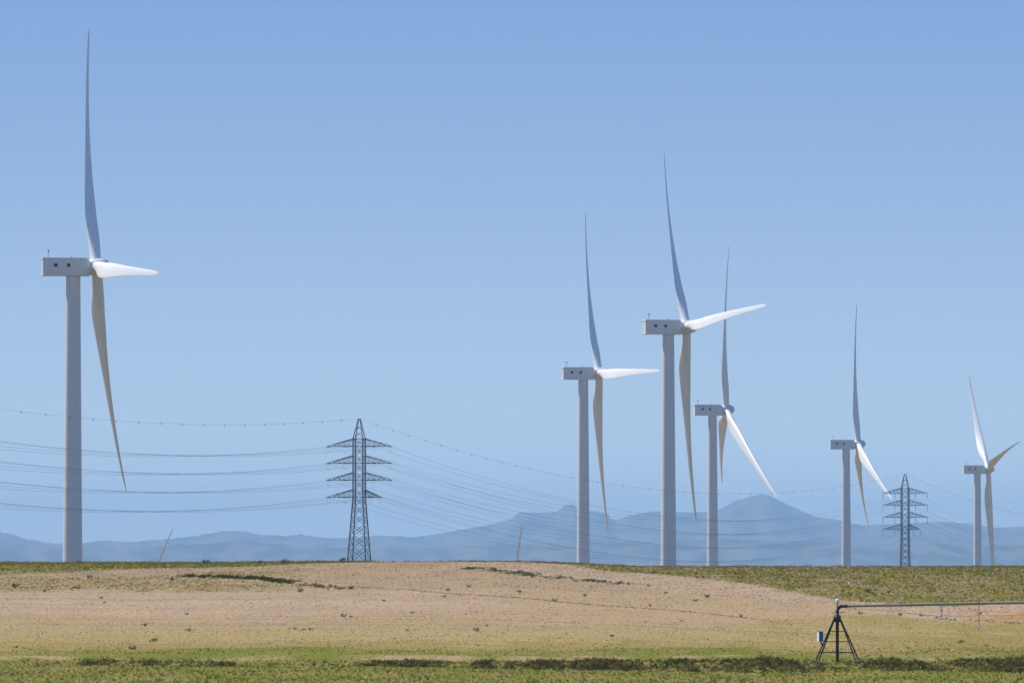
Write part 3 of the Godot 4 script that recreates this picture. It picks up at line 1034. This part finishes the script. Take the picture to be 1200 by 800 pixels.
func strip(path: Array, wide: float, low: float, high: float, n: int, c: Color) -> void:
	var total := 0.0
	for i in path.size() - 1: total += Vector2(path[i][0], path[i][1] * 0.2).distance_to(Vector2(path[i + 1][0], path[i + 1][1] * 0.2))
	for k in n:
		var s := rng.randf() * total
		for i in path.size() - 1:
			var a := Vector2(path[i][0], path[i][1])
			var b := Vector2(path[i + 1][0], path[i + 1][1])
			var l := Vector2(a.x, a.y * 0.2).distance_to(Vector2(b.x, b.y * 0.2))
			if s <= l or i == path.size() - 2:
				var p := a.lerp(b, clampf(s / l, 0.0, 1.0))
				p.x += rng.randfn() * minf(wide, 6.0) * 0.25
				p.y += rng.randfn() * wide * 0.5
				if wide > 1.4 and middle.get_noise_2d(p.x * 2.0, p.y * 0.5) < -0.12: break
				var h := lerpf(low, high, pow(rng.randf(), 1.6)) 
				put("scrub%d" % (rng.randi() % 3), Vector3(p.x, ground(p.x, p.y) - 0.01, -p.y), h * 1.3, h, vary(c, 0.3))
				break
			s -= l


# ------------------------------------------------------------------ weeds and stones one can pick out
func make_weeds() -> void:
	var meshes := []
	for k in 4: meshes.append(bush_mesh(120, 700 + k))
	var spots := [[-57.24, 785.5, 0.45], [-52.68, 769.0, 0.22], [-50.08, 785.5, 0.3], [-51.52, 831.0, 0.35], [-45.04, 747.5, 0.22], [-43.68, 731.0, 0.18], [-33.24, 698.0, 0.2], [-35.93, 668.5, 0.25], [-31.05, 655.5, 0.25], [-32.83, 627.5, 0.28], [-33.13, 626.5, 0.18], [-33.65, 605.0, 0.32], [-44.01, 605.0, 0.2], [-40.72, 818.5, 0.35], [-23.89, 767.5, 0.4], [-17.07, 693.0, 0.3], [-16.35, 692.0, 0.15], [-21.37, 657.5, 0.14], [-20.84, 656.5, 0.16], [-19.99, 655.5, 0.16], [-19.42, 655.5, 0.2], [-18.36, 777.0, 0.3], [-3.35, 653.0, 0.3], [-10.11, 657.5, 0.15], [-10.24, 700.0, 0.18], [-7.5, 749.5, 0.22], [-7.25, 773.5, 0.24], [-4.92, 786.5, 0.24], [-13.85, 738.5, 0.18], [-2.42, 668.5, 0.15], [0.86, 761.5, 0.28], [4.6, 736.0, 0.26], [8.01, 753.5, 0.24], [21.55, 753.0, 0.3], [19.9, 740.5, 0.24], [23.15, 691.0, 0.22], [9.39, 636.5, 0.2], [17.31, 769.5, 0.2], [40.42, 770.0, 0.4], [40.88, 620.5, 0.25], [35.6, 698.0, 0.24], [39.56, 695.5, 0.24], [41.73, 695.5, 0.2], [47.81, 698.0, 0.22], [14.64, 723.0, 0.2], [15.98, 799.0, 0.22], [-23.9, 961.0, 0.5], [-31.59, 946.5, 0.42], [-34.55, 937.0, 0.36], [-41.82, 934.5, 0.5]]
	spots.sort_custom(func(p, q): return p[0] / p[1] < q[0] / q[1])
	var places := []
	for e in spots:
		var row := "on the crest line" if e[1] > 900.0 else "high on the slope" if e[1] > 760.0 else "on the bare slope" if e[1] > 680.0 else "low on the slope"
		var b: float = e[0] / e[1]
		var column := "below the large left turbine" if b < -0.05 else "left of the larger pylon" if b < -0.028 else "beneath the larger pylon" if b < -0.016 else "right of the larger pylon" if b < -0.002 else "left of the tallest right turbine" if b < 0.0165 else "beneath the tallest right turbine" if b < 0.034 else "near the irrigation pipe"
		places.append("%s, %s" % [row, column])
	var met := {}
	var order := ["first", "second", "third", "fourth", "fifth", "sixth", "seventh", "eighth"]
	for k in spots.size():
		var e: Array = spots[k]
		var basis_ := Basis(Vector3.UP, rng.randf() * TAU).scaled(Vector3(e[2] * 1.7, e[2] * 1.7, e[2] * 1.7))
		var o := part("weed_clump", meshes[k % 4], M.dry if k % 3 == 1 else M.weed, self, Transform3D(basis_, Vector3(e[0], ground(e[0], e[1]) - 0.02, -e[1])))
		var nth: int = met.get(places[k], 0)
		met[places[k]] = nth + 1
		var which: String = "" if places.count(places[k]) == 1 else ", %s from left" % order[nth]
		tag(o, "dark weed clump %s%s" % [places[k], which], "weed", "weed clumps dotted over the slope")
	var rock := clod_mesh(900)
	var stones := [[9.0, 790.0, 0.2, "high on the slope left of the tallest right turbine"], [42.4, 913.0, 0.2, "in the far green field left of the smaller pylon"], [32.4, 605.0, 0.14, "in the grass just right of the pivot tower"], [38.5, 596.0, 0.16, "in the grass at the lower right under the pipe"], [-27.9, 730.0, 0.14, "on the bare slope left of the larger pylon"], [-57.0, 823.0, 0.2, "high on the slope below the large left turbine"], [-25.4, 797.0, 0.16, "beside the dark scrub left of the larger pylon"]]
	for e in stones:
		var o := part("field_stone", rock, M.stone, self, Transform3D(Basis(Vector3.UP, rng.randf() * TAU).scaled(Vector3(e[2] * 1.3, e[2], e[2] * 1.1)), Vector3(e[0], ground(e[0], e[1]), -e[1])))
		tag(o, "pale stone lying " + e[3], "stone", "pale stones lying on the field")
	var heap := [[42.9, 691.0, 0.26], [43.2, 688.5, 0.16], [43.5, 690.5, 0.13], [43.75, 689.0, 0.22], [44.1, 686.5, 0.15], [44.6, 688.0, 0.2]]
	for k in 6:
		var e: Array = heap[k]
		var o := part("field_stone", rock, M.stone, self, Transform3D(Basis(Vector3.UP, rng.randf() * TAU).scaled(Vector3(e[2] * 1.2, e[2], e[2])), Vector3(e[0], ground(e[0], e[1]), -e[1])))
		tag(o, "%s pale stone from the left in the little heap behind the water pipe" % order[k], "stone", "pale stones heaped behind the pipe")
